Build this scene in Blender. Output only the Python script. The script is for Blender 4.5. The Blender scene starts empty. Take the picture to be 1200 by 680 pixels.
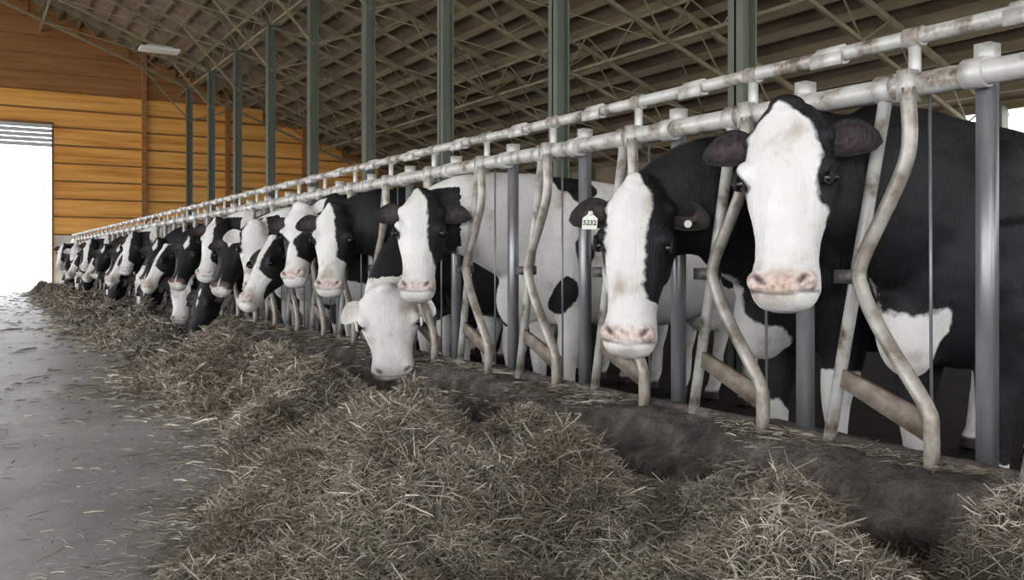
import bpy, math, random
import numpy as np
from mathutils import Vector, Matrix, noise
random.seed(7); np.random.seed(7)
S=bpy.context.scene
COL=S.collection
rad=math.radians

# ------------------------------------------------------------------ materials
def newmat(name):
    m=bpy.data.materials.new(name); m.use_nodes=True
    nt=m.node_tree; b=nt.nodes['Principled BSDF']
    return m,nt,b
def nd(nt,t,**kw):
    n=nt.nodes.new(t)
    for k,v in kw.items():
        if k.startswith('_'): setattr(n,k[1:],v)
        else: n.inputs[k].default_value=v
    return n
def ramp(nt,src,stops,interp='LINEAR'):
    r=nt.nodes.new('ShaderNodeValToRGB'); r.color_ramp.interpolation=interp
    e=r.color_ramp.elements
    while len(e)<len(stops): e.new(0.5)
    for i,(p,c) in enumerate(stops):
        e[i].position=p; e[i].color=(c[0],c[1],c[2],1) if len(c)==3 else c
    nt.links.new(src,r.inputs[0]); return r
def coords(nt,scale=(1,1,1),kind='Object'):
    tc=nt.nodes.new('ShaderNodeTexCoord'); mp=nt.nodes.new('ShaderNodeMapping')
    mp.inputs['Scale'].default_value=scale
    nt.links.new(tc.outputs[kind],mp.inputs[0]); return mp.outputs[0]
def noisemat(name,stops,scale=4,detail=6,rough=.7,stretch=(1,1,1),bump=.2,bscale=None,metal=0,bdist=.02,spec=.5):
    m,nt,b=newmat(name)
    c=coords(nt,stretch)
    n=nd(nt,'ShaderNodeTexNoise',Scale=scale,Detail=detail,Roughness=.6); nt.links.new(c,n.inputs['Vector'])
    r=ramp(nt,n.outputs['Fac'],stops); nt.links.new(r.outputs[0],b.inputs['Base Color'])
    b.inputs['Roughness'].default_value=rough; b.inputs['Metallic'].default_value=metal
    b.inputs['Specular IOR Level'].default_value=spec
    if bump:
        n2=nd(nt,'ShaderNodeTexNoise',Scale=bscale or scale*4,Detail=5); nt.links.new(c,n2.inputs['Vector'])
        bp=nd(nt,'ShaderNodeBump',Strength=bump,Distance=bdist); nt.links.new(n2.outputs['Fac'],bp.inputs['Height'])
        nt.links.new(bp.outputs[0],b.inputs['Normal'])
    return m
M={}
M['paint']=noisemat('worn_white_paint',[(.32,(.14,.095,.065)),(.40,(.36,.32,.27)),(.48,(.57,.555,.52)),(.75,(.74,.73,.70))],scale=11,rough=.42,bump=.2,bdist=.004,metal=.15)
M['tube']=noisemat('worn_tan_tube',[(.30,(.10,.065,.045)),(.43,(.28,.24,.195)),(.56,(.46,.43,.385)),(.8,(.62,.60,.55))],scale=9,rough=.4,bump=.2,bdist=.004,metal=.2)
M['galv']=noisemat('galvanised_steel',[(.3,(.14,.145,.155)),(.5,(.27,.275,.29)),(.75,(.42,.43,.44))],scale=14,rough=.38,metal=.5,stretch=(1,1,.2),bump=.05)
M['plate']=noisemat('rusty_plate',[(.3,(.12,.085,.06)),(.55,(.28,.23,.185)),(.8,(.44,.39,.33))],scale=14,rough=.6)
M['dark']=noisemat('dark_bolt_steel',[(.3,(.07,.065,.06)),(.7,(.18,.17,.16))],scale=20,rough=.5,metal=.4)
M['green']=noisemat('green_painted_steel',[(.3,(.095,.108,.078)),(.7,(.155,.172,.13))],scale=3,rough=.6,stretch=(1,1,.3),bump=.03)
M['truss']=noisemat('olive_truss_steel',[(.3,(.17,.14,.08)),(.7,(.30,.26,.16))],scale=5,rough=.7,bump=0)
M['purlin']=noisemat('timber_purlin',[(.3,(.10,.075,.042)),(.7,(.22,.17,.10))],scale=3,rough=.8,stretch=(2,.2,2),bump=.05)
M['roof']=noisemat('roof_sheeting',[(.3,(.12,.08,.05)),(.6,(.21,.148,.10)),(.8,(.28,.20,.14))],scale=1.2,rough=.8,stretch=(.4,1.5,1),bump=.05)
M['conc']=noisemat('grey_concrete',[(.25,(.17,.166,.165)),(.42,(.30,.298,.30)),(.58,(.42,.42,.425)),(.8,(.54,.54,.55))],scale=1.3,detail=13,rough=.44,bump=.4,bscale=18,bdist=.008)
M['dirt']=noisemat('muddy_curb_concrete',[(.3,(.030,.024,.020)),(.5,(.095,.078,.066)),(.75,(.22,.19,.165))],scale=9,detail=12,rough=.8,bump=1,bscale=24,bdist=.04)
M['mud']=noisemat('manure_floor',[(.3,(.012,.010,.009)),(.7,(.035,.03,.025))],scale=3,rough=.95,bump=.5,bscale=8,spec=.1)
M['white']=noisemat('whitewashed_block',[(.3,(.50,.45,.38)),(.7,(.72,.68,.60))],scale=2,rough=.8,bump=.1)
M['shutter']=noisemat('grey_door_panel',[(.3,(.45,.46,.47)),(.7,(.60,.61,.62))],scale=2,rough=.5,bump=.02)
M['lamp']=noisemat('lamp_housing',[(.3,(.75,.75,.72)),(.7,(.88,.88,.85))],scale=2,rough=.4,bump=0)
M['yard']=noisemat('sunlit_yard_concrete',[(.3,(.62,.62,.60)),(.7,(.78,.78,.76))],scale=.5,rough=.9,bump=0)
M['freestall']=noisemat('dark_side_curtain',[(.3,(.03,.03,.028)),(.7,(.06,.058,.052))],scale=1.5,rough=.9,bump=0)
M['curtain']=noisemat('tan_eave_curtain',[(.3,(.22,.18,.12)),(.7,(.34,.29,.20))],scale=1.5,rough=.9,bump=0)
def boards():
    m,nt,b=newmat('orange_board_siding')
    c=coords(nt,(.35,1,6))
    n=nd(nt,'ShaderNodeTexNoise',Scale=1.6,Detail=7); nt.links.new(c,n.inputs['Vector'])
    r=ramp(nt,n.outputs['Fac'],[(.25,(.62,.24,.035)),(.5,(.92,.44,.095)),(.75,(1.0,.60,.18))])
    nt.links.new(r.outputs[0],b.inputs['Base Color']); b.inputs['Roughness'].default_value=.65
    return m
M['board']=boards()
M['gable']=noisemat('brown_gable_board',[(.3,(.26,.11,.03)),(.7,(.44,.20,.065))],scale=2,rough=.7,stretch=(.4,1,5),bump=0)
M['seam']=noisemat('seam_shadow_and_door_trim',[(.3,(.20,.085,.02)),(.7,(.34,.15,.04))],scale=2,rough=.8,bump=0)  # dark brown for painted shadow lines at board seams, also colours the door frame
def hidemat():
    m,nt,b=newmat('holstein_hide')
    pa=nd(nt,'ShaderNodeAttribute',_attribute_name='patch'); pk=nd(nt,'ShaderNodeAttribute',_attribute_name='pink'); dk=nd(nt,'ShaderNodeAttribute',_attribute_name='dark')
    c=coords(nt)
    n=nd(nt,'ShaderNodeTexNoise',Scale=34.,Detail=7.); nt.links.new(c,n.inputs['Vector'])
    ma=nd(nt,'ShaderNodeMath',_operation='MULTIPLY_ADD'); nt.links.new(n.outputs['Fac'],ma.inputs[0]); ma.inputs[1].default_value=.034; ma.inputs[2].default_value=-.017
    ad=nd(nt,'ShaderNodeMath',_operation='ADD'); nt.links.new(pa.outputs['Fac'],ad.inputs[0]); nt.links.new(ma.outputs[0],ad.inputs[1])
    mr=nd(nt,'ShaderNodeMapRange'); mr.inputs['From Min'].default_value=-.006; mr.inputs['From Max'].default_value=.006
    nt.links.new(ad.outputs[0],mr.inputs['Value'])
    n2=nd(nt,'ShaderNodeTexNoise',Scale=7.,Detail=8.); nt.links.new(c,n2.inputs['Vector'])
    wr=ramp(nt,n2.outputs['Fac'],[(.28,(.46,.39,.32)),(.43,(.78,.755,.72)),(.8,(.90,.885,.86))])
    br=ramp(nt,n2.outputs['Fac'],[(.3,(.005,.005,.006)),(.8,(.020,.019,.022))])
    mx=nd(nt,'ShaderNodeMix',_data_type='RGBA'); nt.links.new(mr.outputs[0],mx.inputs[0]); nt.links.new(wr.outputs[0],mx.inputs[6]); nt.links.new(br.outputs[0],mx.inputs[7])
    n3=nd(nt,'ShaderNodeTexNoise',Scale=55.,Detail=5.); nt.links.new(c,n3.inputs['Vector'])
    pr=ramp(nt,n3.outputs['Fac'],[(.34,(.20,.12,.10)),(.45,(.52,.34,.28)),(.58,(.74,.54,.47)),(.75,(.86,.72,.65))])
    mx2=nd(nt,'ShaderNodeMix',_data_type='RGBA'); nt.links.new(pk.outputs['Fac'],mx2.inputs[0]); nt.links.new(mx.outputs[2],mx2.inputs[6]); nt.links.new(pr.outputs[0],mx2.inputs[7])
    mx3=nd(nt,'ShaderNodeMix',_data_type='RGBA'); nt.links.new(dk.outputs['Fac'],mx3.inputs[0]); nt.links.new(mx2.outputs[2],mx3.inputs[6]); mx3.inputs[7].default_value=(.035,.022,.02,1)
    nt.links.new(mx3.outputs[2],b.inputs['Base Color'])
    b.inputs['Roughness'].default_value=.58
    b.inputs['Specular IOR Level'].default_value=.30
    c2=coords(nt,(1,1,.18))
    n4=nd(nt,'ShaderNodeTexNoise',Scale=150.,Detail=5.); nt.links.new(c2,n4.inputs['Vector'])
    n5=nd(nt,'ShaderNodeTexNoise',Scale=12.,Detail=5.); nt.links.new(c,n5.inputs['Vector'])
    b1=nd(nt,'ShaderNodeBump',Strength=.45,Distance=.022); nt.links.new(n5.outputs['Fac'],b1.inputs['Height'])
    bp=nd(nt,'ShaderNodeBump',Strength=.8,Distance=.006); nt.links.new(n4.outputs['Fac'],bp.inputs['Height']); nt.links.new(b1.outputs[0],bp.inputs['Normal']); nt.links.new(bp.outputs[0],b.inputs['Normal'])
    return m
M['hide']=hidemat()
m,nt,b=newmat('eye_gloss'); b.inputs['Base Color'].default_value=(.008,.006,.006,1); b.inputs['Roughness'].default_value=.08; M['eye']=m
m,nt,b=newmat('tag_plastic'); b.inputs['Base Color'].default_value=(.78,.80,.70,1); b.inputs['Roughness'].default_value=.4; M['tag']=m
m,nt,b=newmat('tag_ink'); b.inputs['Base Color'].default_value=(.01,.01,.01,1); M['ink']=m
def haymat():
    m,nt,b=newmat('dry_hay')
    g=nt.nodes.new('ShaderNodeNewGeometry')
    r=ramp(nt,g.outputs['Random Per Island'],[(0,(.115,.092,.07)),(.3,(.24,.205,.16)),(.6,(.365,.325,.262)),(.86,(.50,.455,.37)),(.95,(.72,.66,.54)),(1,(.84,.78,.65))])
    c=coords(nt); n=nd(nt,'ShaderNodeTexNoise',Scale=3.2,Detail=5.); nt.links.new(c,n.inputs['Vector'])
    r2=ramp(nt,n.outputs['Fac'],[(.36,(.54,.50,.46)),(.62,(1,1,1))])
    mx=nd(nt,'ShaderNodeMix',_data_type='RGBA',_blend_type='MULTIPLY'); mx.inputs[0].default_value=1
    nt.links.new(r.outputs[0],mx.inputs[6]); nt.links.new(r2.outputs[0],mx.inputs[7])
    nt.links.new(mx.outputs[2],b.inputs['Base Color']); b.inputs['Roughness'].default_value=.65
    return m
M['hay']=haymat()
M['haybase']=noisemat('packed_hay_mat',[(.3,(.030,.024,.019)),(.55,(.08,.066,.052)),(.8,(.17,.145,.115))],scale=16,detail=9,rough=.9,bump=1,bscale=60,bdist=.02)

# ------------------------------------------------------------------ mesh builder
class MB:
    def __init__(s): s.v=[]; s.f=[]; s.m=[]; s.mats=[]
    def mi(s,k):
        if k not in s.mats: s.mats.append(k)
        return s.mats.index(k)
    def add(s,vs,fs,k=None):
        o=len(s.v); s.v+= [tuple(v) for v in vs]; s.f+=[tuple(i+o for i in f) for f in fs]
        i=s.mi(k) if k else 0
        s.m+=[i]*len(fs)
    def box(s,lo,hi,k):
        x0,y0,z0=lo;x1,y1,z1=hi
        s.add([(x0,y0,z0),(x1,y0,z0),(x1,y1,z0),(x0,y1,z0),(x0,y0,z1),(x1,y0,z1),(x1,y1,z1),(x0,y1,z1)],
              [(0,3,2,1),(4,5,6,7),(0,1,5,4),(1,2,6,5),(2,3,7,6),(3,0,4,7)],k)
    def bar(s,p,q,w,h,k,up=(0,0,1)):
        p=Vector(p);q=Vector(q);t=(q-p).normalized();u=Vector(up).cross(t)
        if u.length<1e-4: u=Vector((1,0,0))
        u.normalize();v=t.cross(u)
        vs=[]
        for c in (p,q):
            for a,b in ((-1,-1),(1,-1),(1,1),(-1,1)): vs.append(c+u*a*w/2+v*b*h/2)
        s.add(vs,[(3,2,1,0),(4,5,6,7),(0,1,5,4),(1,2,6,5),(2,3,7,6),(3,0,4,7)],k)
    def tube(s,pts,rs,k=None,n=14,upref=(1,0,0),rv=None,e=2.0,cap=True):
        pts=[Vector(p) for p in pts]
        if not hasattr(rs,'__len__'): rs=[rs]*len(pts)
        if rv is None: rv=rs
        vs=[];fs=[]
        for i,p in enumerate(pts):
            t=(pts[min(i+1,len(pts)-1)]-pts[max(i-1,0)]).normalized()
            u=Vector(upref); u=(u-t*u.dot(t)).normalized(); v=t.cross(u)
            for j in range(n):
                a=2*math.pi*j/n; ca=math.cos(a);sa=math.sin(a)
                x=math.copysign(abs(ca)**(2/e),ca); y=math.copysign(abs(sa)**(2/e),sa)
                vs.append(p+u*x*rs[i]+v*y*rv[i])
        for i in range(len(pts)-1):
            for j in range(n):
                a=i*n+j;b=i*n+(j+1)%n
                fs.append((a,b,b+n,a+n))
        if cap:
            fs.append(tuple(reversed(range(n)))); fs.append(tuple((len(pts)-1)*n+j for j in range(n)))
        s.add(vs,fs,k)
    def ell(s,c,r,k=None,R=None,nu=12,nv=8):
        c=Vector(c);vs=[];fs=[]
        if not hasattr(r,'__len__'): r=(r,r,r)
        R=R or Matrix.Identity(3)
        vs.append(c+R@Vector((0,0,r[2])))
        for i in range(1,nv):
            th=math.pi*i/nv
            for j in range(nu):
                ph=2*math.pi*j/nu
                vs.append(c+R@Vector((r[0]*math.sin(th)*math.cos(ph),r[1]*math.sin(th)*math.sin(ph),r[2]*math.cos(th))))
        vs.append(c+R@Vector((0,0,-r[2])))
        for j in range(nu): fs.append((0,1+j,1+(j+1)%nu))
        for i in range(nv-2):
            for j in range(nu):
                a=1+i*nu+j;b=1+i*nu+(j+1)%nu
                fs.append((a,a+nu,b+nu,b))
        L=len(vs)-1
        for j in range(nu): fs.append((L,1+(nv-2)*nu+(j+1)%nu,1+(nv-2)*nu+j))
        s.add(vs,fs,k)
    def mesh(s,name,smooth=False,origin=(0,0,0)):
        me=bpy.data.meshes.new(name)
        o=origin
        me.from_pydata([(v[0]-o[0],v[1]-o[1],v[2]-o[2]) for v in s.v],[],s.f)
        for k in s.mats: me.materials.append(M[k])
        me.polygons.foreach_set('material_index',s.m)
        if smooth: me.polygons.foreach_set('use_smooth',[len(f)<8 for f in s.f])
        me.update(); return me
    def obj(s,name,smooth=False,origin=(0,0,0),parent=None):
        o=bpy.data.objects.new(name,s.mesh(name,smooth,origin)); o.location=origin; COL.objects.link(o)
        if parent: o.parent=parent
        return o
def interp(pts,n):
    P=[Vector(p) for p in pts]; out=[]
    for i in range(len(P)-1):
        p0=P[max(i-1,0)];p1=P[i];p2=P[i+1];p3=P[min(i+2,len(P)-1)]
        for j in range(n):
            t=j/n
            out.append(.5*((2*p1)+(p2-p0)*t+(2*p0-5*p1+4*p2-p3)*t*t+(3*p1-p0-3*p2+p3)*t**3))
    out.append(P[-1]); return out

# ------------------------------------------------------------------ building
YE=26.0; YB=-9.0
def roofz(x): return 7.9-.386*abs(x)
XR_=12.7; XL_=-8.5
mb=MB(); mb.box((-9.5,YB,-.35),(1.985,YE+.0,0),'conc'); mb.obj('floor')
mb=MB(); mb.box((2.45,YB,-.35),(13.2,YE,-.15),'mud'); mb.obj('floor_cow_alley')
mb=MB(); mb.box((-60,YE,-.4),(60,YE+60,-.04),'yard'); mb.box((13.2,YB-20,-.5),(60,YE,-.2),'yard'); mb.box((-60,YB-40,-.4),(-9.5,YE,-.04),'yard'); mb.box((-9.5,YB-40,-.4),(13.2,YB,-.04),'yard'); mb.obj('ground_yard')
mb=MB()
for sx,xe in ((1,XR_),(-1,-XL_)):
    x1=sx*xe
    a=[(0,YB,roofz(0)),(x1,YB,roofz(x1)),(x1,YE+.3,roofz(x1)),(0,YE+.3,roofz(0))]
    mb.add(a+[(p[0],p[1],p[2]+.06) for p in a],[(0,1,2,3),(7,6,5,4),(0,4,5,1),(1,5,6,2),(2,6,7,3),(3,7,4,0)],'roof')
mb.obj('ceiling')
mb=MB()
x=.3
while x<XR_:
    mb.bar((x,YB,roofz(x)-.07),(x,YE,roofz(x)-.07),.055,.13,'purlin')
    if -x>XL_: mb.bar((-x,YB,roofz(x)-.07),(-x,YE,roofz(x)-.07),.055,.13,'purlin')
    x+=.44
mb.obj('roof_purlins')
FY=[4.93+2.46*j for j in range(-5,9)]
mb=MB()
for y in FY:
    for sx,xe in ((1,XR_),(-1,-XL_)):
        def tp(x,d): return (sx*x,y,roofz(x)-d)
        mb.bar(tp(.05,.18),tp(xe,.18),.06,.08,'truss'); mb.bar(tp(.05,.72),tp(xe-.3,.72),.05,.055,'truss')
        x=.2;up=True
        while x<xe-.7:
            mb.bar(tp(x,.18 if up else .72),tp(x+.55,.72 if up else .18),.020,.020,'truss'); up=not up; x+=.55
for X in (5.0,8.6,1.6):
    for d in (.2,.7): mb.bar((X,YB,roofz(X)-d),(X,YE,roofz(X)-d),.045,.045,'truss')
    y=YB;up=True
    while y<YE-.7:
        mb.bar((X,y,roofz(X)-(.2 if up else .7)),(X,y+.615,roofz(X)-(.7 if up else .2)),.018,.018,'truss'); up=not up; y+=.615
for i,y in enumerate(FY[:-1]):
    if y<9: continue
    for (xa,xb) in ((1.6,5.0),(5.0,8.6),(8.6,12.2)):
        mb.bar((xa,y,roofz(xa)-.72),(xb,y+2.46,roofz(xb)-.72),.016,.016,'truss')
        mb.bar((xb,y,roofz(xb)-.74),(xa,y+2.46,roofz(xa)-.74),.016,.016,'truss')
for y in FY:
    mb.bar((5,y,4.4),(6.2,y,roofz(6.2)-.7),.035,.035,'truss'); mb.bar((5,y,4.4),(3.8,y,roofz(3.8)-.7),.035,.035,'truss')
mb.obj('roof_trusses')
for y in FY:
    mb=MB()
    w=.15
    mb.box((5-w/2,y-w/2,-.15),(5-w/2+.014,y+w/2,5.26),'green'); mb.box((5+w/2-.014,y-w/2,-.15),(5+w/2,y+w/2,5.26),'green')
    mb.box((5-w/2,y-.01,-.15),(5+w/2,y+.01,5.26),'green')
    mb.box((4.86,y-.14,5.24),(5.14,y+.14,5.27),'green'); mb.box((4.86,y-.14,-.15),(5.14,y+.14,-.12),'green')
    mb.obj('steel_column',origin=(5,y,-.15))
    mb=MB(); mb.box((12.44,y-.08,-.15),(12.60,y+.08,roofz(12.6)-.1),'green'); mb.obj('eave_column',origin=(12.5,y,-.15))
mb=MB(); DX0,DX1,DZ=-3.0,1.9,4.26
z=1.42; h=.46
def board(x0,x1,z0,z1,k):
    if x1-x0<.05: return
    y=YE
    mb.add([(x0,y-.055,z0),(x1,y-.055,z0),(x1,y-.005,z1),(x0,y-.005,z1),(x0,y+.05,z0),(x1,y+.05,z0),(x1,y+.05,z1),(x0,y+.05,z1)],
      [(0,1,2,3),(7,6,5,4),(0,4,5,1),(3,2,6,7),(0,3,7,4),(1,5,6,2)],k)
    mb.box((x0,y-.075,z0-.02),(x1,y-.05,z0+.025),'seam')  # dark strip paints in the shadow line along each board's lower edge
while z<7.9:
    z1=min(z+h,7.88); xr=min(XR_,(7.9-z1)/.386+.05); xl=-min(-XL_,(7.9-z1)/.386+.05)
    k='board' if z<4.9 else 'gable'
    if z<DZ-.1:
        board(DX1,xr,z,z1,k); board(xl,DX0,z,z1,k)
    else: board(xl,xr,z,z1,k)
    z+=h
yb=YE+.055
def prism(poly,k,ya,yb_):
    n=len(poly); mb.add([(x,ya,z) for x,z in poly]+[(x,yb_,z) for x,z in poly],[tuple(range(n)),tuple(reversed(range(n,2*n)))]+[(i,i+n,(i+1)%n+n,(i+1)%n) for i in range(n)],k)
prism([(DX1,1.4),(XR_,1.4),(XR_,roofz(XR_)),(DX1,roofz(DX1))],'gable',yb,yb+.05)
prism([(XL_,1.4),(DX0,1.4),(DX0,roofz(DX0)),(XL_,roofz(XL_))],'gable',yb,yb+.05)
prism([(DX0,DZ),(DX1,DZ),(DX1,roofz(DX1)),(0,7.9),(DX0,roofz(DX0))],'gable',yb,yb+.05)
mb.box((DX1,YE-.06,0),(XR_,YE+.08,1.42),'white'); mb.box((XL_,YE-.06,0),(DX0,YE+.08,1.42),'white')
for x in (DX1+2.2,DX1+4.4,DX1+6.6): mb.box((x-.06,YE-.16,1.0),(x+.06,YE-.04,min(roofz(x),7)),'gable')
mb.obj('wall_end')
mb=MB()
mb.box((DX1-.02,YE-.10,0),(DX1+.03,YE-.077,DZ+.03),'seam'); mb.box((DX0-.03,YE-.10,0),(DX0+.02,YE-.077,DZ+.03),'seam'); mb.box((DX0,YE-.11,DZ-.02),(DX1,YE-.077,DZ+.04),'seam')
for i in range(5): mb.box((DX0,YE-.10,DZ-.12-.12*i),(DX1,YE-.078,DZ-.025-.12*i),'shutter')
mb.obj('door_1')
mb=MB(); mb.box((12.62,YB,-.15),(12.74,YE-.1,1.7),'freestall'); mb.box((12.64,10.6,1.7),(12.72,YE-.1,2.97),'curtain'); mb.obj('wall_right')
mb=MB()
mb.box((3.2,20.6,5.3),(4.0,21.0,5.36),'lamp')
mb.add([(3.2,20.6,5.3),(4.0,20.6,5.3),(4.0,21.0,5.3),(3.2,21.0,5.3),(3.35,20.7,5.42),(3.85,20.7,5.42),(3.85,20.9,5.42),(3.35,20.9,5.42)],[(4,5,6,7),(0,1,5,4),(1,2,6,5),(2,3,7,6),(3,0,4,7)],'lamp')
mb.tube([(3.4,20.8,5.4),(3.4,20.8,roofz(3.4)-.7)],.008,'dark',n=6); mb.tube([(3.8,20.8,5.4),(3.8,20.8,roofz(3.8)-.7)],.008,'dark',n=6)
mb.obj('hanging_lamp',origin=(3.6,20.8,5.35))

# curb
mb=MB(); prof=[(1.99,-.01),(2.005,.05),(2.03,.085),(2.10,.10),(2.125,.165),(2.15,.19),(2.20,.205),(2.30,.21),(2.42,.20),(2.44,-.15)]
ys=list(np.arange(-3,7,.03))+list(np.arange(7,25.01,.15)); vs=[];fs=[];n=len(prof)
for i,y in enumerate(ys):
    for j,(px,pz) in enumerate(prof):
        a=noise.noise(Vector((px*6,y*2.3,pz*6+j)))*.03+noise.noise(Vector((px*9+3,y*9,j)))*.022+noise.noise(Vector((px*9+3,y*25,j)))*.009
        vs.append((px+a*(j<6),y,pz+a*.6*(0<j<9)))
    if i:
        for j in range(n-1):
            b_=(i-1)*n+j; fs.append((b_,b_+n,b_+n+1,b_+1))
mb.add(vs,fs,'dirt'); mb.obj('feed_curb',smooth=True)

# ------------------------------------------------------------------ headlocks
XH=2.247
mb=MB()
p=interp([(XH-.035,1.565,1.235),(XH-.035,1.558,1.08),(XH-.035,1.60,.965),(XH-.035,1.712,.76),(XH-.035,1.712,.68),(XH-.035,1.64,.55),(XH-.035,1.508,.37),(XH-.035,1.492,.30),(XH-.035,1.492,.20)],4)
mb.tube(p,.021,'tube',n=14)
mb.tube([(XH,1.653,1.25),(XH,1.861,.19)],.019,'paint',n=14)
mb.bar((XH+.045,1.386,.19),(XH+.045,1.386,1.30),.040,.040,'galv',up=(1,0,0))
mb.tube([(XH+.035,1.545,1.25),(XH+.03,1.535,.21)],.0045,'galv',n=8)
def plate(p,q,h0,h1,x):
    (ya,za),(yb,zb)=p,q
    mb.add([(x,ya,za-h0/2),(x,yb,zb-h1/2),(x,yb,zb+h1/2),(x,ya,za+h0/2),(x+.02,ya,za-h0/2),(x+.02,yb,zb-h1/2),(x+.02,yb,zb+h1/2),(x+.02,ya,za+h0/2)],
       [(0,1,2,3),(7,6,5,4),(0,4,5,1),(1,5,6,2),(2,6,7,3),(3,7,4,0)],'plate')
plate((1.825,.42),(1.50,.295),.055,.08,XH-.012)
mb.box((XH-.060,1.735,.695),(XH+.02,1.79,.735),'dark')
mb.tube([(XH-.066,1.712,.715),(XH-.01,1.712,.715)],.013,'dark',n=8)
for y,w in ((1.386,.03),(1.653,.026)):
    mb.tube([(XH,y-w,1.249),(XH,y+w,1.249)],.0405,'paint',n=16,upref=(0,0,1))
mb.box((XH+.02,1.364,1.27),(XH+.07,1.408,1.33),'paint')
mb.box((XH-.055,1.545,1.20),(XH-.012,1.585,1.285),'paint')
mb.box((XH-.009,1.552,1.20),(XH+.009,1.580,1.40),'paint')
mb.tube([(XH,1.80,1.38),(XH,1.89,1.38)],.030,'paint',n=12,upref=(0,0,1))
mb.box((XH-.034,1.79,1.345),(XH-.024,1.90,1.385),'paint')
mb.tube([(XH,1.54,1.38),(XH,1.592,1.38)],.028,'paint',n=12,upref=(0,0,1))
mb.tube([(XH-.04,1.845,1.365),(XH-.030,1.845,1.365)],.009,'dark',n=8)
hl=mb.mesh('headlock_stanchion',smooth=True,origin=(XH,1.6,.2))
for k in range(-5,38):
    o=bpy.data.objects.new('headlock_stanchion',hl); o.location=(XH,1.6+.6*k,.2); COL.objects.link(o)
def rail(name,z,r,k,x=XH):
    mb=MB(); pts=[(x,y,z+noise.noise(Vector((y*.6,z*9,1)))*.004) for y in np.arange(-3,24.6,.3)]
    mb.tube(pts,r,k,n=20,upref=(0,0,1)); mb.obj(name,smooth=True)
rail('headlock_main_rail',1.249,.033,'paint'); rail('headlock_release_rail',1.38,.022,'paint'); rail('headlock_bottom_rail',.215,.020,'dirt',XH+.012)

# ------------------------------------------------------------------ hay
rs_=random.Random(11)
BUMPS=[(1.08,2.40,.31,.27,.34),(.78,2.66,.17,.20,.20),(1.45,2.20,.23,.20,.22),(1.17,1.02,.31,.24,.22),(1.55,1.42,.24,.20,.20),(1.82,1.00,.27,.22,.22),(.70,.95,.18,.24,.2),(1.78,1.80,.17,.12,.18),
       (1.30,3.15,.24,.24,.26),(1.70,2.70,.20,.16,.25),(1.10,3.9,.16,.2,.26),(1.45,4.2,.25,.24,.28),(1.70,3.6,.20,.16,.22),(1.6,.45,.28,.3,.25),(.55,2.0,.12,.14,.2)]
y=4.9
while y<24:
    for q in range(2):
        BUMPS.append((rs_.uniform(1.1,1.74),y+rs_.uniform(-.2,.2),rs_.uniform(.13,.27),rs_.uniform(.15,.26),rs_.uniform(.18,.36)))
    y+=rs_.uniform(.45,.75)
BA=np.array(BUMPS)
def XLf(y):
    b=np.interp(y,[-1,1.6,2.3,2.75,3.1,3.6,4.2,5,6,14,24],[.26,.36,.42,.58,.80,.78,.93,.86,.96,1.13,1.33])
    return b+.18*noise.noise(Vector((y*1.9,3.3,0)))+.07*noise.noise(Vector((y*6,1.3,0)))
def XRf(y): return float(np.interp(y,[0,1.1,1.35,1.7,2.2],[2.04,2.04,1.93,1.88,1.92]))+.06*noise.noise(Vector((y*1.4,9.3,0)))
def hay_h(x,y,xl,xr):
    u=(x-xl)/(xr-xl)
    if u<=0 : return -.012+max(-.05,u*.1)
    if u>=1: return .014+.012*noise.noise(Vector((x*9,y*9,4)))
    pr=min(1,(u/.22))**.7*min(1,((1-u)/.12))**.7
    wx=x+.08*noise.noise(Vector((x*3,y*3,7))); wy=y+.13*noise.noise(Vector((x*3,y*3,17)))
    g=BA[:,2]*np.exp(-(((wx-BA[:,0])/BA[:,3])**2+((wy-BA[:,1])/BA[:,4])**2)*1.0)
    m=float((g**3).sum()**(1/3))
    h=.018+m+.05*noise.noise(Vector((x*3.5,y*3.5,2)))+.042*noise.noise(Vector((x*9,y*9,5)))+.024*noise.noise(Vector((x*21,y*21,5)))
    return max(.012,h)*pr
xs=np.arange(.1,2.051,.03); yy=np.arange(-1.2,24.01,.04)
XLy=np.array([XLf(y) for y in yy]); XRy=np.array([XRf(y) for y in yy])
H=np.array([[hay_h(x,y,XLy[i],XRy[i]) for x in xs] for i,y in enumerate(yy)])
rv=[];rf=[]
for i,y in enumerate(yy):
    for j,x in enumerate(xs): rv.append((x,y,H[i,j]))
nx=len(xs)
for i in range(len(yy)-1):
    for j in range(nx-1):
        if max(H[i,j],H[i+1,j],H[i,j+1],H[i+1,j+1])>-.005:
            a=i*nx+j; rf.append((a,a+1,a+nx+1,a+nx))
def sampleH(X,Y):
    fx=np.clip((X-xs[0])/.03,0,nx-1.001); fy=np.clip((Y-yy[0])/.04,0,len(yy)-1.001)
    i=fx.astype(int); j=fy.astype(int); a=fx-i;b=fy-j
    return (H[j,i]*(1-a)+H[j,i+1]*a)*(1-b)+(H[j+1,i]*(1-a)+H[j+1,i+1]*a)*b
N=500000
Yr=np.concatenate([np.random.uniform(.2,3.2,int(N*.50)),np.random.uniform(3.2,7,int(N*.28)),np.random.uniform(7,24,N-int(N*.50)-int(N*.28))])
Xr=np.random.uniform(.1,2.08,N)
XLa=np.interp(Yr,yy,XLy); XRa=np.interp(Yr,yy,XRy)
pz=np.random.rand(N)
inside=(Xr>XLa)&(Xr<XRa)
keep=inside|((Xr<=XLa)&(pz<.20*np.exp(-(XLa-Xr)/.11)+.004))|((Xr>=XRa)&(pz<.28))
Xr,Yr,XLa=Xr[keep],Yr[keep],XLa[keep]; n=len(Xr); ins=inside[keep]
Zr=np.maximum(sampleH(Xr,Yr),.002)+np.where(ins,np.random.uniform(-.010,.018,n)+np.random.exponential(.005,n),np.random.uniform(.002,.006,n))
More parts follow.
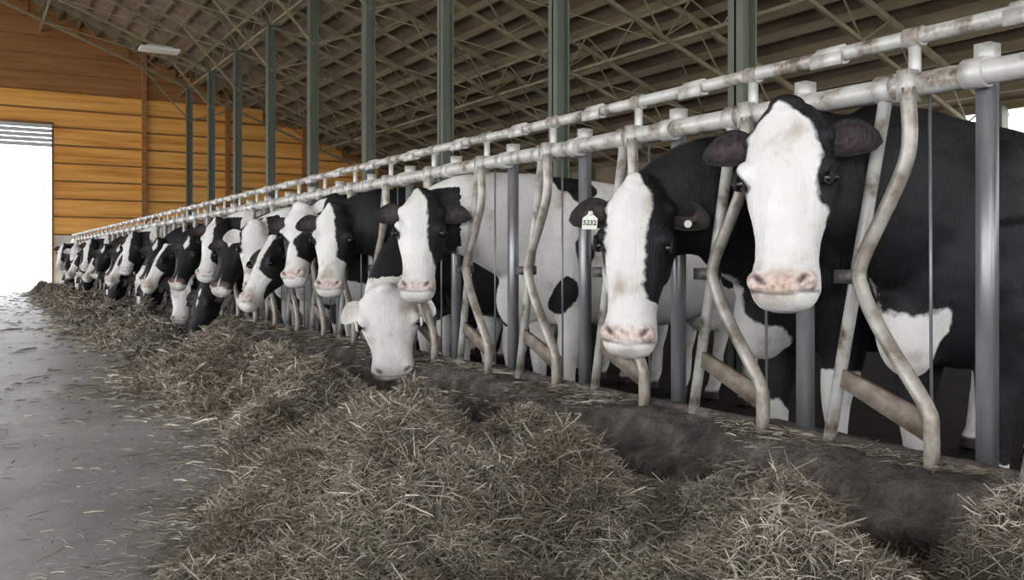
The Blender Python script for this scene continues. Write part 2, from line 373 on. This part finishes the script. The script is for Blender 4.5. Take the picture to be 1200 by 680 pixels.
# bits of hay lying on the curb ledges
nc=9000
Xc=np.random.uniform(2.04,2.24,nc); Yc_=np.random.exponential(3.5,nc)+.3; ok=Yc_<20; Xc=Xc[ok];Yc_=Yc_[ok]; nc=len(Xc)
okc=np.array([noise.noise(Vector((x*5,y*1.8,33)))+.35*random.random()>.12 for x,y in zip(Xc,Yc_)]); Xc=Xc[okc];Yc_=Yc_[okc];nc=len(Xc)
Zc_=np.interp(Xc,[q[0] for q in prof[:9]],[q[1] for q in prof[:9]])+np.random.uniform(.006,.022,nc)
Xr=np.concatenate([Xr,Xc]);Yr=np.concatenate([Yr,Yc_]);Zr=np.concatenate([Zr,Zc_]);ins=np.concatenate([ins,np.zeros(nc,bool)]);n=len(Xr)
zc=Yr*.856+Xr*.517
az=np.random.uniform(0,2*np.pi,n); el=np.random.normal(0,.5,n)*np.where(ins,1,.08)
far=np.clip((zc-2)/8,0,1)
stalk=np.random.rand(n)<.09
Ln=np.random.uniform(.018,.065,n)*(1+.9*far)*np.where(stalk,2.1,1); W=np.random.uniform(.0006,.0014,n)*(1+4.5*far)*np.where(stalk,1.5,1)
d=np.stack([np.cos(az)*np.cos(el),np.sin(az)*np.cos(el),np.sin(el)],1)
P0=np.stack([Xr,Yr,Zr],1)
az2=az+np.random.normal(0,.8,n)*np.where(stalk,.3,1); el2=el-np.random.uniform(-.2,.9,n)*np.where(ins,1,.05)*np.where(stalk,.3,1)
d2=np.stack([np.cos(az2)*np.cos(el2),np.sin(az2)*np.cos(el2),np.sin(el2)],1)
A=P0-d*(Ln*.5)[:,None]; B=P0+np.array([0,0,.003]); C=P0+d2*(Ln*.5)[:,None]
rnd=np.random.normal(size=(n,3)); sd=np.cross(d,rnd); sd/=np.linalg.norm(sd,axis=1)[:,None]+1e-9
off=sd*W[:,None]
V=np.stack([A-off*.6,A+off*.6,B-off,B+off,C-off*.4,C+off*.4],1).reshape(-1,3)
V[:,2]=np.maximum(V[:,2],.0015)
base=np.arange(n)*6
F=np.stack([np.stack([base,base+1,base+3,base+2],1),np.stack([base+2,base+3,base+5,base+4],1)],1).reshape(-1,4)
nb=len(rv)
allv=np.concatenate([np.array(rv),V]); allf=np.concatenate([np.array(rf),F+nb])
me=bpy.data.meshes.new('hay_pile')
me.vertices.add(len(allv)); me.vertices.foreach_set('co',allv.ravel().astype(np.float32))
me.loops.add(allf.size); me.loops.foreach_set('vertex_index',allf.ravel().astype(np.int32))
me.polygons.add(len(allf)); me.polygons.foreach_set('loop_start',(np.arange(len(allf))*4).astype(np.int32)); me.polygons.foreach_set('loop_total',np.full(len(allf),4,dtype=np.int32))
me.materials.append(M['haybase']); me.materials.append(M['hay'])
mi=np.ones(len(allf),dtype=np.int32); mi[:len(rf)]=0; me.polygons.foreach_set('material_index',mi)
sm=np.zeros(len(allf),dtype=bool); sm[:len(rf)]=True; me.polygons.foreach_set('use_smooth',sm)
me.update(calc_edges=True)
COL.objects.link(bpy.data.objects.new('hay_pile',me))

# ------------------------------------------------------------------ cows
def remesh(mb,vox):
    me=mb.mesh('tmp'); o=bpy.data.objects.new('tmp',me); COL.objects.link(o)
    md=o.modifiers.new('r','REMESH'); md.mode='VOXEL'; md.voxel_size=vox; md.adaptivity=0
    dg=bpy.context.evaluated_depsgraph_get(); dg.update()
    ev=o.evaluated_get(dg); r=ev.to_mesh()
    v=np.empty(len(r.vertices)*3,dtype=np.float32); r.vertices.foreach_get('co',v); v=v.reshape(-1,3).astype(float)
    e=np.empty(len(r.edges)*2,dtype=np.int32); r.edges.foreach_get('vertices',e); e=e.reshape(-1,2)
    f=[tuple(p.vertices) for p in r.polygons]
    ev.to_mesh_clear(); bpy.data.objects.remove(o); bpy.data.meshes.remove(me)
    return v,e,f
def nz(x,y,z,s=0): return noise.noise(Vector((x+s,y+s*1.7,z-s)))

def make_cow(P,face,phi,roll=0.,L=.57,zg=None,vox=.012,seed=0,bias=0.,spot=2.2,white_low=.45,neck='black',
             blaze=((0,.05),(.3,.06),(.55,.10),(.75,.2)),s0=0.,dw=.10,eyeblack=True,tw=.80,lean=0.,ear_drop=.15,allwhite=False,pinkf=.7,earcol=.05,hw=1.0,spots=None):
    P=Vector(P); f=Vector((face[0],face[1],0)).normalized(); Z=Vector((0,0,1))
    ph=rad(phi); a=-Z*math.cos(ph)+f*math.sin(ph); n_=f*math.cos(ph)+Z*math.sin(ph)
    R=Matrix.Rotation(rad(roll),3,n_); a=R@a; s=n_.cross(a)
    def hp(t,sv,d): return P+a*(t*L)+s*sv*hw-n_*d
    mb=MB()
    T=[(2.50,.08,.98,.64),(2.56,.14,1.08,.52),(2.68,.20,1.18,.43),(2.85,.24,1.235,.395),(3.08,.262,1.225,.39),(3.35,.282,1.20,.37),(3.62,.286,1.195,.365),(3.88,.28,1.21,.41),(4.06,.255,1.235,.52),(4.25,.225,1.23,.62),(4.40,.17,1.20,.76),(4.47,.08,1.13,.86)]
    vs=[];fs=[];n=28
    for (x,w,zt,zb) in T:
        zm=zb+(zt-zb)*.46
        for j in range(n):
            an=2*math.pi*j/n; c=math.cos(an); si=math.sin(an)
            yv=math.copysign(abs(c)**.86,c)*w
            if si>0: yv*=1-.20*si; zv=zm+(zt-zm)*abs(si)**.86
            else: yv*=1-.10*si*-1; zv=zm-(zm-zb)*abs(si)**.9
            vs.append((x,yv,zv))
    for i in range(len(T)-1):
        for j in range(n):
            q=i*n+j;w_=i*n+(j+1)%n; fs.append((q,w_,w_+n,q+n))
    fs.append(tuple(reversed(range(n)))); fs.append(tuple((len(T)-1)*n+j for j in range(n)))
    mb.add(vs,fs)
    for sg in (1,-1):
        mb.ell((2.84,sg*.165,.86),(.14,.095,.30)); mb.ell((2.76,sg*.175,.70),(.09,.075,.10)); mb.ell((4.04,sg*.20,1.175),(.075,.05,.05)); mb.ell((4.12,sg*.13,.88),(.24,.115,.28)); mb.ell((4.40,sg*.09,1.12),.05)
        mb.tube(interp([(2.80,sg*.15,.88),(2.83,sg*.16,.60),(2.86,sg*.15,.40),(2.83,sg*.145,.24),(2.835,sg*.145,.10),(2.83,sg*.145,-.03),(2.80,sg*.145,-.085)],3),
            list(np.interp(np.linspace(0,6,19),range(7),[.13,.115,.085,.058,.038,.044,.040])),n=14)
        mb.tube([(2.80,sg*.145,-.07),(2.785,sg*.145,-.15)],[.043,.058],n=14)
        mb.tube(interp([(4.14,sg*.14,.95),(3.98,sg*.17,.70),(4.12,sg*.16,.50),(4.26,sg*.15,.33),(4.23,sg*.15,.14),(4.21,sg*.15,-.02),(4.18,sg*.15,-.085)],3),
            list(np.interp(np.linspace(0,6,19),range(7),[.16,.14,.085,.055,.039,.044,.040])),n=14)
        mb.tube([(4.18,sg*.15,-.07),(4.165,sg*.15,-.15)],[.043,.058],n=14)
    mb.ell((4.0,0,.46),(.20,.13,.15))
    for sg in (1,-1):
        for xx in (3.93,4.05): mb.tube([(xx,sg*.06,.38),(xx,sg*.06,.29)],[.018,.013],n=8)
    mb.tube(interp([(4.42,0,1.18),(4.52,0,1.08),(4.54,0,.8),(4.53,.01,.5),(4.53,.01,.30)],4),list(np.interp(np.linspace(0,4,17),range(5),[.045,.03,.022,.024,.03])),n=10)
    mb.ell((4.53,.01,.30),(.035,.035,.12))
    mb.ell((2.60,0,.55),(.14,.09,.17))
    if zg is None: zg=P.z-.13
    H0=hp(.20,0,.13); H1=hp(.15,0,.24 if P.z>.85 else .2)
    G=Vector((2.29,lean,zg)); S1=Vector((2.60,0,(zg+.95)/2-.03)); S2=Vector((2.88,0,.88))
    H1=(H1*.6+G*.4) if (H1.x>2.22) else H1
    pts=interp([H0,H1,G,S1,S2],5); u=np.linspace(0,4,21)
    mb.tube(pts,list(np.interp(u,range(5),[.09,.105,.125,.17,.20])),n=18,upref=(0,1,0),rv=list(np.interp(u,range(5),[.11,.16,.23,.31,.36])))
    HS=[(-.05,.07,.07,.070),(-.02,.135,.13,.042),(.05,.185,.185,.018),(.15,.225,.225,.006),(.27,.252,.26,.0),(.38,.258,.280,.0),(.48,.232,.265,.001),(.58,.196,.225,.003),(.68,.170,.190,.003),(.78,.164,.168,.001),(.86,.180,.158,-.005),(.93,.186,.146,-.004),(.985,.164,.124,.006),(1.02,.130,.09,.026),(1.04,.06,.04,.05)]
    vs=[];fs=[];n=28
    for (t,w,D,o) in HS:
        for j in range(n):
            an=2*math.pi*j/n; c=math.cos(an); si=math.sin(an); e=.80
            x=math.copysign(abs(c)**e,c)*w/2; y=math.copysign(abs(si)**e,si)
            if y<0: x*=1-.34*abs(y)
            dd=o+D/2-y*D/2
            vs.append(hp(t,x,dd))
    for i in range(len(HS)-1):
        for j in range(n):
            q=i*n+j;w_=i*n+(j+1)%n; fs.append((q,w_,w_+n,q+n))
    fs.append(tuple(reversed(range(n)))); fs.append(tuple((len(HS)-1)*n+j for j in range(n)))
    mb.add(vs,fs)
    RH=Matrix((s,-a,n_)).transposed()
    for sg in (1,-1):
        mb.ell(hp(.34,sg*.102,.036),(.034,.040,.036),R=RH)
        mb.ell(hp(.90,sg*.058,.016),(.036,.036,.030),R=RH)
        mb.ell(hp(.46,sg*.078,.15),(.036,.080,.085),R=RH)
        mb.ell(hp(.15,sg*.090,.075),(.04,.035,.035),R=RH)
    mb.ell(hp(.985,0,.06),(.06,.03,.045),R=RH)
    mb.ell(hp(-.01,0,.05),(.055,.035,.05),R=RH)
    v,e,f=remesh(mb,vox)
    Pn=np.array(P);an_=np.array(a);sn=np.array(s);nn=np.array(n_)
    def headc(v):
        r=v-Pn; return r@an_/L, (r@sn)/hw, -(r@nn)
    t,sv,d=headc(v)
    hm=(t>-.1)&(t<1.1)&(np.abs(sv)<.18)&(d<.20)&(d>-.06)
    wgt=np.where(hm,.30,.62); legs=v[:,2]<.12; wgt=np.where(legs,.3,wgt)
    deg=np.bincount(e.ravel(),minlength=len(v)).astype(float)[:,None]
    its=int(.10/vox)+3
    for it in range(its):
        ac=np.zeros_like(v)
        for c in range(3):
            ac[:,c]=np.bincount(e[:,0],v[e[:,1],c],len(v))+np.bincount(e[:,1],v[e[:,0],c],len(v))
        wg=wgt if it<4 else np.where(hm|legs,0,wgt)
        v=v+(ac/deg-v)*wg[:,None]
    t,sv,d=headc(v)
    pink=np.zeros(len(v)); dark=np.zeros(len(v))
    for sg in (1,-1):
        q=((t-.895)*L/.020)**2+((sv-sg*(.056+(t-.895)*L*-.6))/.0125)**2
        m_=(d<.06)&(t>.7); g=np.exp(-q)*m_; v-=(g*.016)[:,None]*nn; dark=np.maximum(dark,np.clip(g*1.6-.4,0,.9))
        q=((t-.40)*L/.034)**2+((sv-sg*.125)/.03)**2+((d-.035)/.028)**2
        dark=np.maximum(dark,np.clip(np.exp(-q)*1.5-.45,0,.9))
        q=((sv-sg*.062)/.018)**2+((t-.60)/.14)**2; g=np.exp(-q)*(d<.09); v-=(g*.009)[:,None]*nn
    ml=np.exp(-(((t-.968+.9*np.abs(sv)**1.5)*L)/.0045)**2)*(t>.88)*(d<.09); v-=(ml*.004)[:,None]*nn; dark=np.maximum(dark,ml*.6)
    pink=pinkf*np.clip((t-.845+.4*(np.abs(sv)-.04).clip(0))/.05,0,1)*np.clip((.962-t)/.02,0,1)*np.clip((.05-d)/.03,0,1)*(np.abs(sv)<.11)
    patch=np.zeros(len(v)); bt=[q[0] for q in blaze]; bw=[q[1] for q in blaze]
    inh=(t>-.12)&(t<1.15)&(np.abs(sv)<.19)&(d<.235)&(d>-.08)&(v[:,0]<2.45)
    for i in range(len(v)):
        x,y,z=v[i]
        fb=(nz(x*spot,y*spot,z*spot,seed)+.25*nz(x*spot*2.3,y*spot*2.3,z*spot*2.3,seed+5)+bias)*.40
        fb-=max(0,(white_low-z))*1.1
        if spots is not None:
            fb=-.06
            for (cx,cz,rx,rz) in spots:
                fb=max(fb,.13*(1-math.sqrt(((x-cx)/rx)**2+((z-cz)/rz)**2))+.05*nz(x*9,y*9,z*9,seed))
        if x<2.75:
            kk=min(1,(2.75-x)/.15)
            if neck=='black': fb=fb*(1-kk)+kk*(.09+.12*nz(x*4,y*4,z*4,seed)-max(0,(zg-.22-z))*.55)
            elif neck=='white': fb=fb*(1-kk)+kk*(-.08+.14*nz(x*4,y*4,z*4,seed))
        if inh[i]:
            tt,ss,dd=t[i],sv[i],d[i]
            if allwhite: fh=-.05
            else:
                w=np.interp(tt,bt,bw)+.016*nz(tt*7,0,0,seed)
                fh=max(abs(ss-s0)-w,(dd-dw)*.8)
                if eyeblack:
                    for sg in (1,-1):
                        de=math.sqrt(((tt-.38)*L)**2+(ss-sg*.128)**2+(dd-.045)**2)
                        fh=max(fh,.040-de)
                fh=min(fh,(tw-tt)*.5+.02*nz(ss*20,dd*20,0,seed))
            kk=min(1,max(0,(dd-.17)/.06)); fb=fh*(1-kk)+fb*kk
        patch[i]=fb
    dark=np.maximum(dark,np.clip((-.085-v[:,2])/.01,0,1))
    nv=len(v); V=[v]; Fc=list(f); mats=[0]*len(f); pa=[patch]; pk=[pink]; dk=[dark]
    def append(vs,fs,mi,pv,kv=None,dv=None):
        nonlocal nv
        V.append(np.array([tuple(q) for q in vs])); Fc.extend([tuple(i+nv for i in q) for q in fs]); mats.extend([mi]*len(fs))
        pa.append(np.full(len(vs),pv) if np.isscalar(pv) else np.array(pv)); pk.append(np.zeros(len(vs)) if kv is None else np.array(kv)); dk.append(np.zeros(len(vs)) if dv is None else np.array(dv)); nv+=len(vs)
    for sg in (1,-1):
        q=MB(); q.ell(hp(.395,sg*.121,.028),(.0215,.0225,.0215),R=RH,nu=16,nv=12); append(q.v,q.f,1,0.)
        q=MB(); q.tube(interp([hp(.435,sg*.126,.012),hp(.40,sg*.129,.004),hp(.352,sg*.129,.012),hp(.338,sg*.137,.036)],4),[.003,.005,.0065,.007,.0075,.008,.008,.008,.008,.008,.007,.006,.004],n=8); append(q.v,q.f,0,.03 if not allwhite else -.03)
    earpos={}
    for sg in (1,-1):
        root=hp(.175,sg*.082,.085); ed=(s*sg*1.0+a*ear_drop+n_*.05).normalized(); wd=(a-ed*a.dot(ed)).normalized(); cd=ed.cross(wd)
        if cd.dot(n_)<0: cd=-cd
        EL=.17; nu_,nvv=14,9; fr=[];bk=[];kv=[]
        for i in range(nu_+1):
            u_=i/nu_; wv=.012+.046*math.sin(math.pi*min(1,u_**.85))**.75*(1 if u_<1 else 0); 
            if i==nu_: wv=.004
            for j in range(nvv):
                q=-1+2*j/(nvv-1)
                cup=-.032*(1-q*q)*math.sin(math.pi*min(1,u_*1.05+.02)) if u_<.95 else 0
                base_=root+ed*(EL*u_)+wd*(wv*q -.014*math.sin(math.pi*u_))+cd*cup
                fr.append(base_); bk.append(base_-cd*(.003+.012*(1-q*q)*(1-u_*.7)))
                kv.append(.26*max(0,1-q*q)*math.sin(math.pi*u_))
        vs=fr+bk; fs=[]; NN=len(fr)
        for i in range(nu_):
            for j in range(nvv-1):
                q=i*nvv+j; fs.append((q,q+1,q+nvv+1,q+nvv)); fs.append((NN+q,NN+q+nvv,NN+q+nvv+1,NN+q+1))
            q=i*nvv; fs.append((q,q+nvv,NN+q+nvv,NN+q)); q=i*nvv+nvv-1; fs.append((q,NN+q,NN+q+nvv,q+nvv))
        q=nu_*nvv
        for j in range(nvv-1): fs.append((q+j,q+j+1,NN+q+j+1,NN+q+j))
        append(vs,fs,0,earcol if not allwhite else -.03,[x*(.35 if not allwhite else 1) for x in kv]+[0]*NN)
        earpos[sg]=root+ed*(EL*.55)+cd*-.012+wd*.018
    V=np.concatenate(V); ORG=np.array([3.4,0,-.15])
    me=bpy.data.meshes.new('holstein_cow'); me.from_pydata((V-ORG).tolist(),[],Fc)
    me.materials.append(M['hide']); me.materials.append(M['eye'])
    me.polygons.foreach_set('material_index',mats); me.polygons.foreach_set('use_smooth',[True]*len(Fc))
    for nm,ar in (('patch',pa),('pink',pk),('dark',dk)):
        at=me.attributes.new(nm,'FLOAT','POINT'); at.data.foreach_set('value',np.concatenate(ar).astype(np.float32))
    me.update()
    return me,dict(ear=earpos,s=s,a=a,n=n_,hp=hp)
def put(me,Yc,dx=0):
    o=bpy.data.objects.new('holstein_cow',me); o.location=(3.4+dx,Yc,-.15); COL.objects.link(o); return o
def tag(cow,info,sg,Yc,text,size=.055):
    c=info['ear'][sg]+info['n']*.012; s,a,n_=info['s'],info['a'],info['n']
    R=Matrix((s,-a,n_)).transposed()
    mb=MB(); w=size/2
    pts=[(-w,-w),(w,-w),(w,w*.5),(w*.35,w),(w*.25,w*1.45),(-w*.25,w*1.45),(-w*.35,w),(-w,w*.5)]
    vs=[c+R@Vector((x,y,0)) for x,y in pts]+[c+R@Vector((x,y,.004)) for x,y in pts]
    fs=[tuple(reversed(range(8))),tuple(range(8,16))]+[(i,(i+1)%8,8+(i+1)%8,8+i) for i in range(8)]
    if text:
        mb.add(vs,fs,'tag')
        mb.tube([c+R@Vector((0,w*1.1,0)),c+R@Vector((0,w*1.1,.010))],.008,'tag',n=10)
    else: mb.tube([c,c+n_*.006],size*.45,'tag',n=14)
    t=bpy.data.objects.new('ear_tag',mb.mesh('ear_tag')); COL.objects.link(t); t.parent=cow; t.location=(-3.4,0,.15)
    if text:
        cu=bpy.data.curves.new('ear_tag_number','FONT'); cu.body=text; cu.size=.025; cu.align_x='CENTER'; cu.align_y='CENTER'; cu.extrude=.0004; cu.offset=.0006
        cu.materials.append(M['ink'])
        to=bpy.data.objects.new('ear_tag_number',cu); COL.objects.link(to); to.parent=cow
        mt=R.to_4x4(); mt.translation=c+R@Vector((0,-w*.15,.0048))+Vector((-3.4,0,.15)); to.matrix_local=mt

def rot(v,deg):
    c,s=math.cos(rad(deg)),math.sin(rad(deg)); return (v[0]*c-v[1]*s,v[0]*s+v[1]*c)
Y0=1.83
me,inf=make_cow((2.0,1.815-Y0,1.215),rot((-2.0,-1.80),-13),12,L=.575,vox=.0075,seed=3.1,bias=.68,white_low=.47,zg=1.02,blaze=((-.1,-.04),(-.02,.0),(.05,.05),(.12,.088),(.2,.104),(.30,.104),(.42,.100),(.5,.105),(.58,.135),(.70,.3)),s0=-.010,ear_drop=.10,roll=2,hw=1.06)
c0=put(me,Y0)
Y1=2.45
me,inf=make_cow((2.0,2.470-Y1,1.045),rot((-2.0,-2.42),-9),11,L=.595,vox=.0075,seed=8.4,bias=.55,white_low=.56,zg=.98,blaze=((-.1,.0),(-.02,.03),(.08,.07),(.2,.082),(.35,.076),(.5,.076),(.62,.076),(.7,.085),(.8,.3)),s0=-.026,ear_drop=.18,roll=-2,hw=1.04)
c1=put(me,Y1); tag(c1,inf,-1,Y1,'5232'); tag(c1,inf,1,Y1,'',.03)
Y4=4.24
me,inf=make_cow((1.98,4.18-Y4,1.112),rot((-1.98,-4.0),-8),18,L=.545,vox=.011,seed=21.7,neck='white',zg=1.0,blaze=((-.1,.02),(.05,.075),(.3,.085),(.5,.09),(.7,.12),(.8,.3)),s0=-.045,ear_drop=.1,
   spots=[(2.36,1.0,.16,.22),(2.9,1.17,.13,.09),(2.86,.80,.07,.09),(3.10,.98,.05,.06),(3.12,.66,.08,.07),(3.32,1.12,.08,.07),(3.45,.82,.055,.09),(3.72,1.1,.15,.10),(3.92,.75,.10,.13),(4.25,1.0,.12,.2),(2.74,.58,.07,.09)])
c4=put(me,Y4)
Y5=4.84
me,inf=make_cow((1.97,4.60-Y5,.60),rot((-1.7,-4.4),-4),-4,L=.50,vox=.012,seed=31.2,bias=.25,spot=2.4,zg=.78,allwhite=True,neck='black',ear_drop=.55,hw=1.38,pinkf=.3,roll=5)
c5=put(me,Y5)
Y6=5.45
me,inf=make_cow((1.98,5.47-Y6,1.11),rot((-2.2,-5.2),-10),14,L=.56,vox=.012,seed=41.9,bias=.35,zg=1.0,blaze=((-.1,.0),(.05,.05),(.3,.075),(.6,.09),(.8,.3)),s0=-.045)
c6=put(me,Y6)
Y7=6.05
me,inf=make_cow((1.95,6.10-Y7,1.15),(-4.2,-3.8),22,L=.57,vox=.013,seed=55.3,bias=.0,zg=1.03,blaze=((-.1,.2),(.25,.14),(.5,.02),(.7,.05),(.85,.3)),s0=-.02,roll=8)
c7=put(me,Y7)
var=[]
var.append(make_cow((1.97,-.03,1.07),(-2.,-6),14,vox=.017,seed=61.,bias=-.3,zg=.98,neck='white',blaze=((-.1,.08),(.5,.12),(.8,.3)),earcol=-.02,pinkf=.4)[0])
var.append(make_cow((1.95,-.02,1.02),(-4.,-4),26,vox=.017,seed=71.,bias=.4,zg=.96,blaze=((-.1,-.03),(.1,.015),(.2,.025),(.35,-.02),(.85,.0)),tw=.93,pinkf=.3)[0])
var.append(make_cow((1.98,-.08,.64),(-3.,-5),8,L=.55,vox=.017,seed=81.,bias=.1,zg=.76,neck='black',blaze=((-.1,.10),(.5,.10),(.8,.3)),ear_drop=.4,hw=1.1,pinkf=.3)[0])
var.append(make_cow((1.93,.05,.94),(-6.,-2.0),30,vox=.017,seed=91.,bias=.3,zg=.93,neck='black',blaze=((-.1,.04),(.5,.04),(.8,.3)),pinkf=.4,roll=6)[0])
var.append(make_cow((1.95,-.03,1.14),(-3.5,-5),20,vox=.017,seed=101.,bias=.0,zg=1.03,neck='white',blaze=((-.1,.03),(.4,.05),(.7,.08),(.85,.3)),s0=-.05,pinkf=.4,roll=-5)[0])
var.append(make_cow((1.93,-.10,.55),(-5.,-3),16,L=.55,vox=.017,seed=121.,bias=.45,zg=.74,neck='black',blaze=((-.1,-.03),(.2,.02),(.5,-.01),(.8,.0)),tw=.9,ear_drop=.4,pinkf=.2)[0])
order=[(8,3),(9,0),(10,1),(11,4),(12,5),(13,1),(14,2),(15,3),(16,1),(17,5),(18,2),(19,4),(20,3),(21,1),(22,5),(23,2),(24,1),(25,3),(27,4),(28,1),(29,5),(30,3),(31,2),(32,0),(33,1),(34,5),(36,4)]
for k,vi in order: put(var[vi],1.85+.6*k)

# ------------------------------------------------------------------ light
w=bpy.data.worlds.new('World'); S.world=w; w.use_nodes=True
bg=w.node_tree.nodes['Background']; bg.inputs[0].default_value=(.95,.97,1,1); bg.inputs[1].default_value=4.4
sd=bpy.data.lights.new('sun','SUN'); sd.energy=4; sd.angle=rad(2); sd.color=(1,.95,.86)
so=bpy.data.objects.new('sun',sd); COL.objects.link(so); so.rotation_euler=(rad(-38),rad(22),0); so.location=(10,30,20)

cam=bpy.data.cameras.new('camera'); co=bpy.data.objects.new('camera',cam); COL.objects.link(co)
co.location=(0,0,.763); co.rotation_euler=(rad(90),0,rad(-31.12)); cam.lens=31.8; cam.sensor_width=36; cam.shift_y=-35/1200; cam.clip_start=.02
S.camera=co
S.view_settings.view_transform='Standard'; S.view_settings.exposure=0
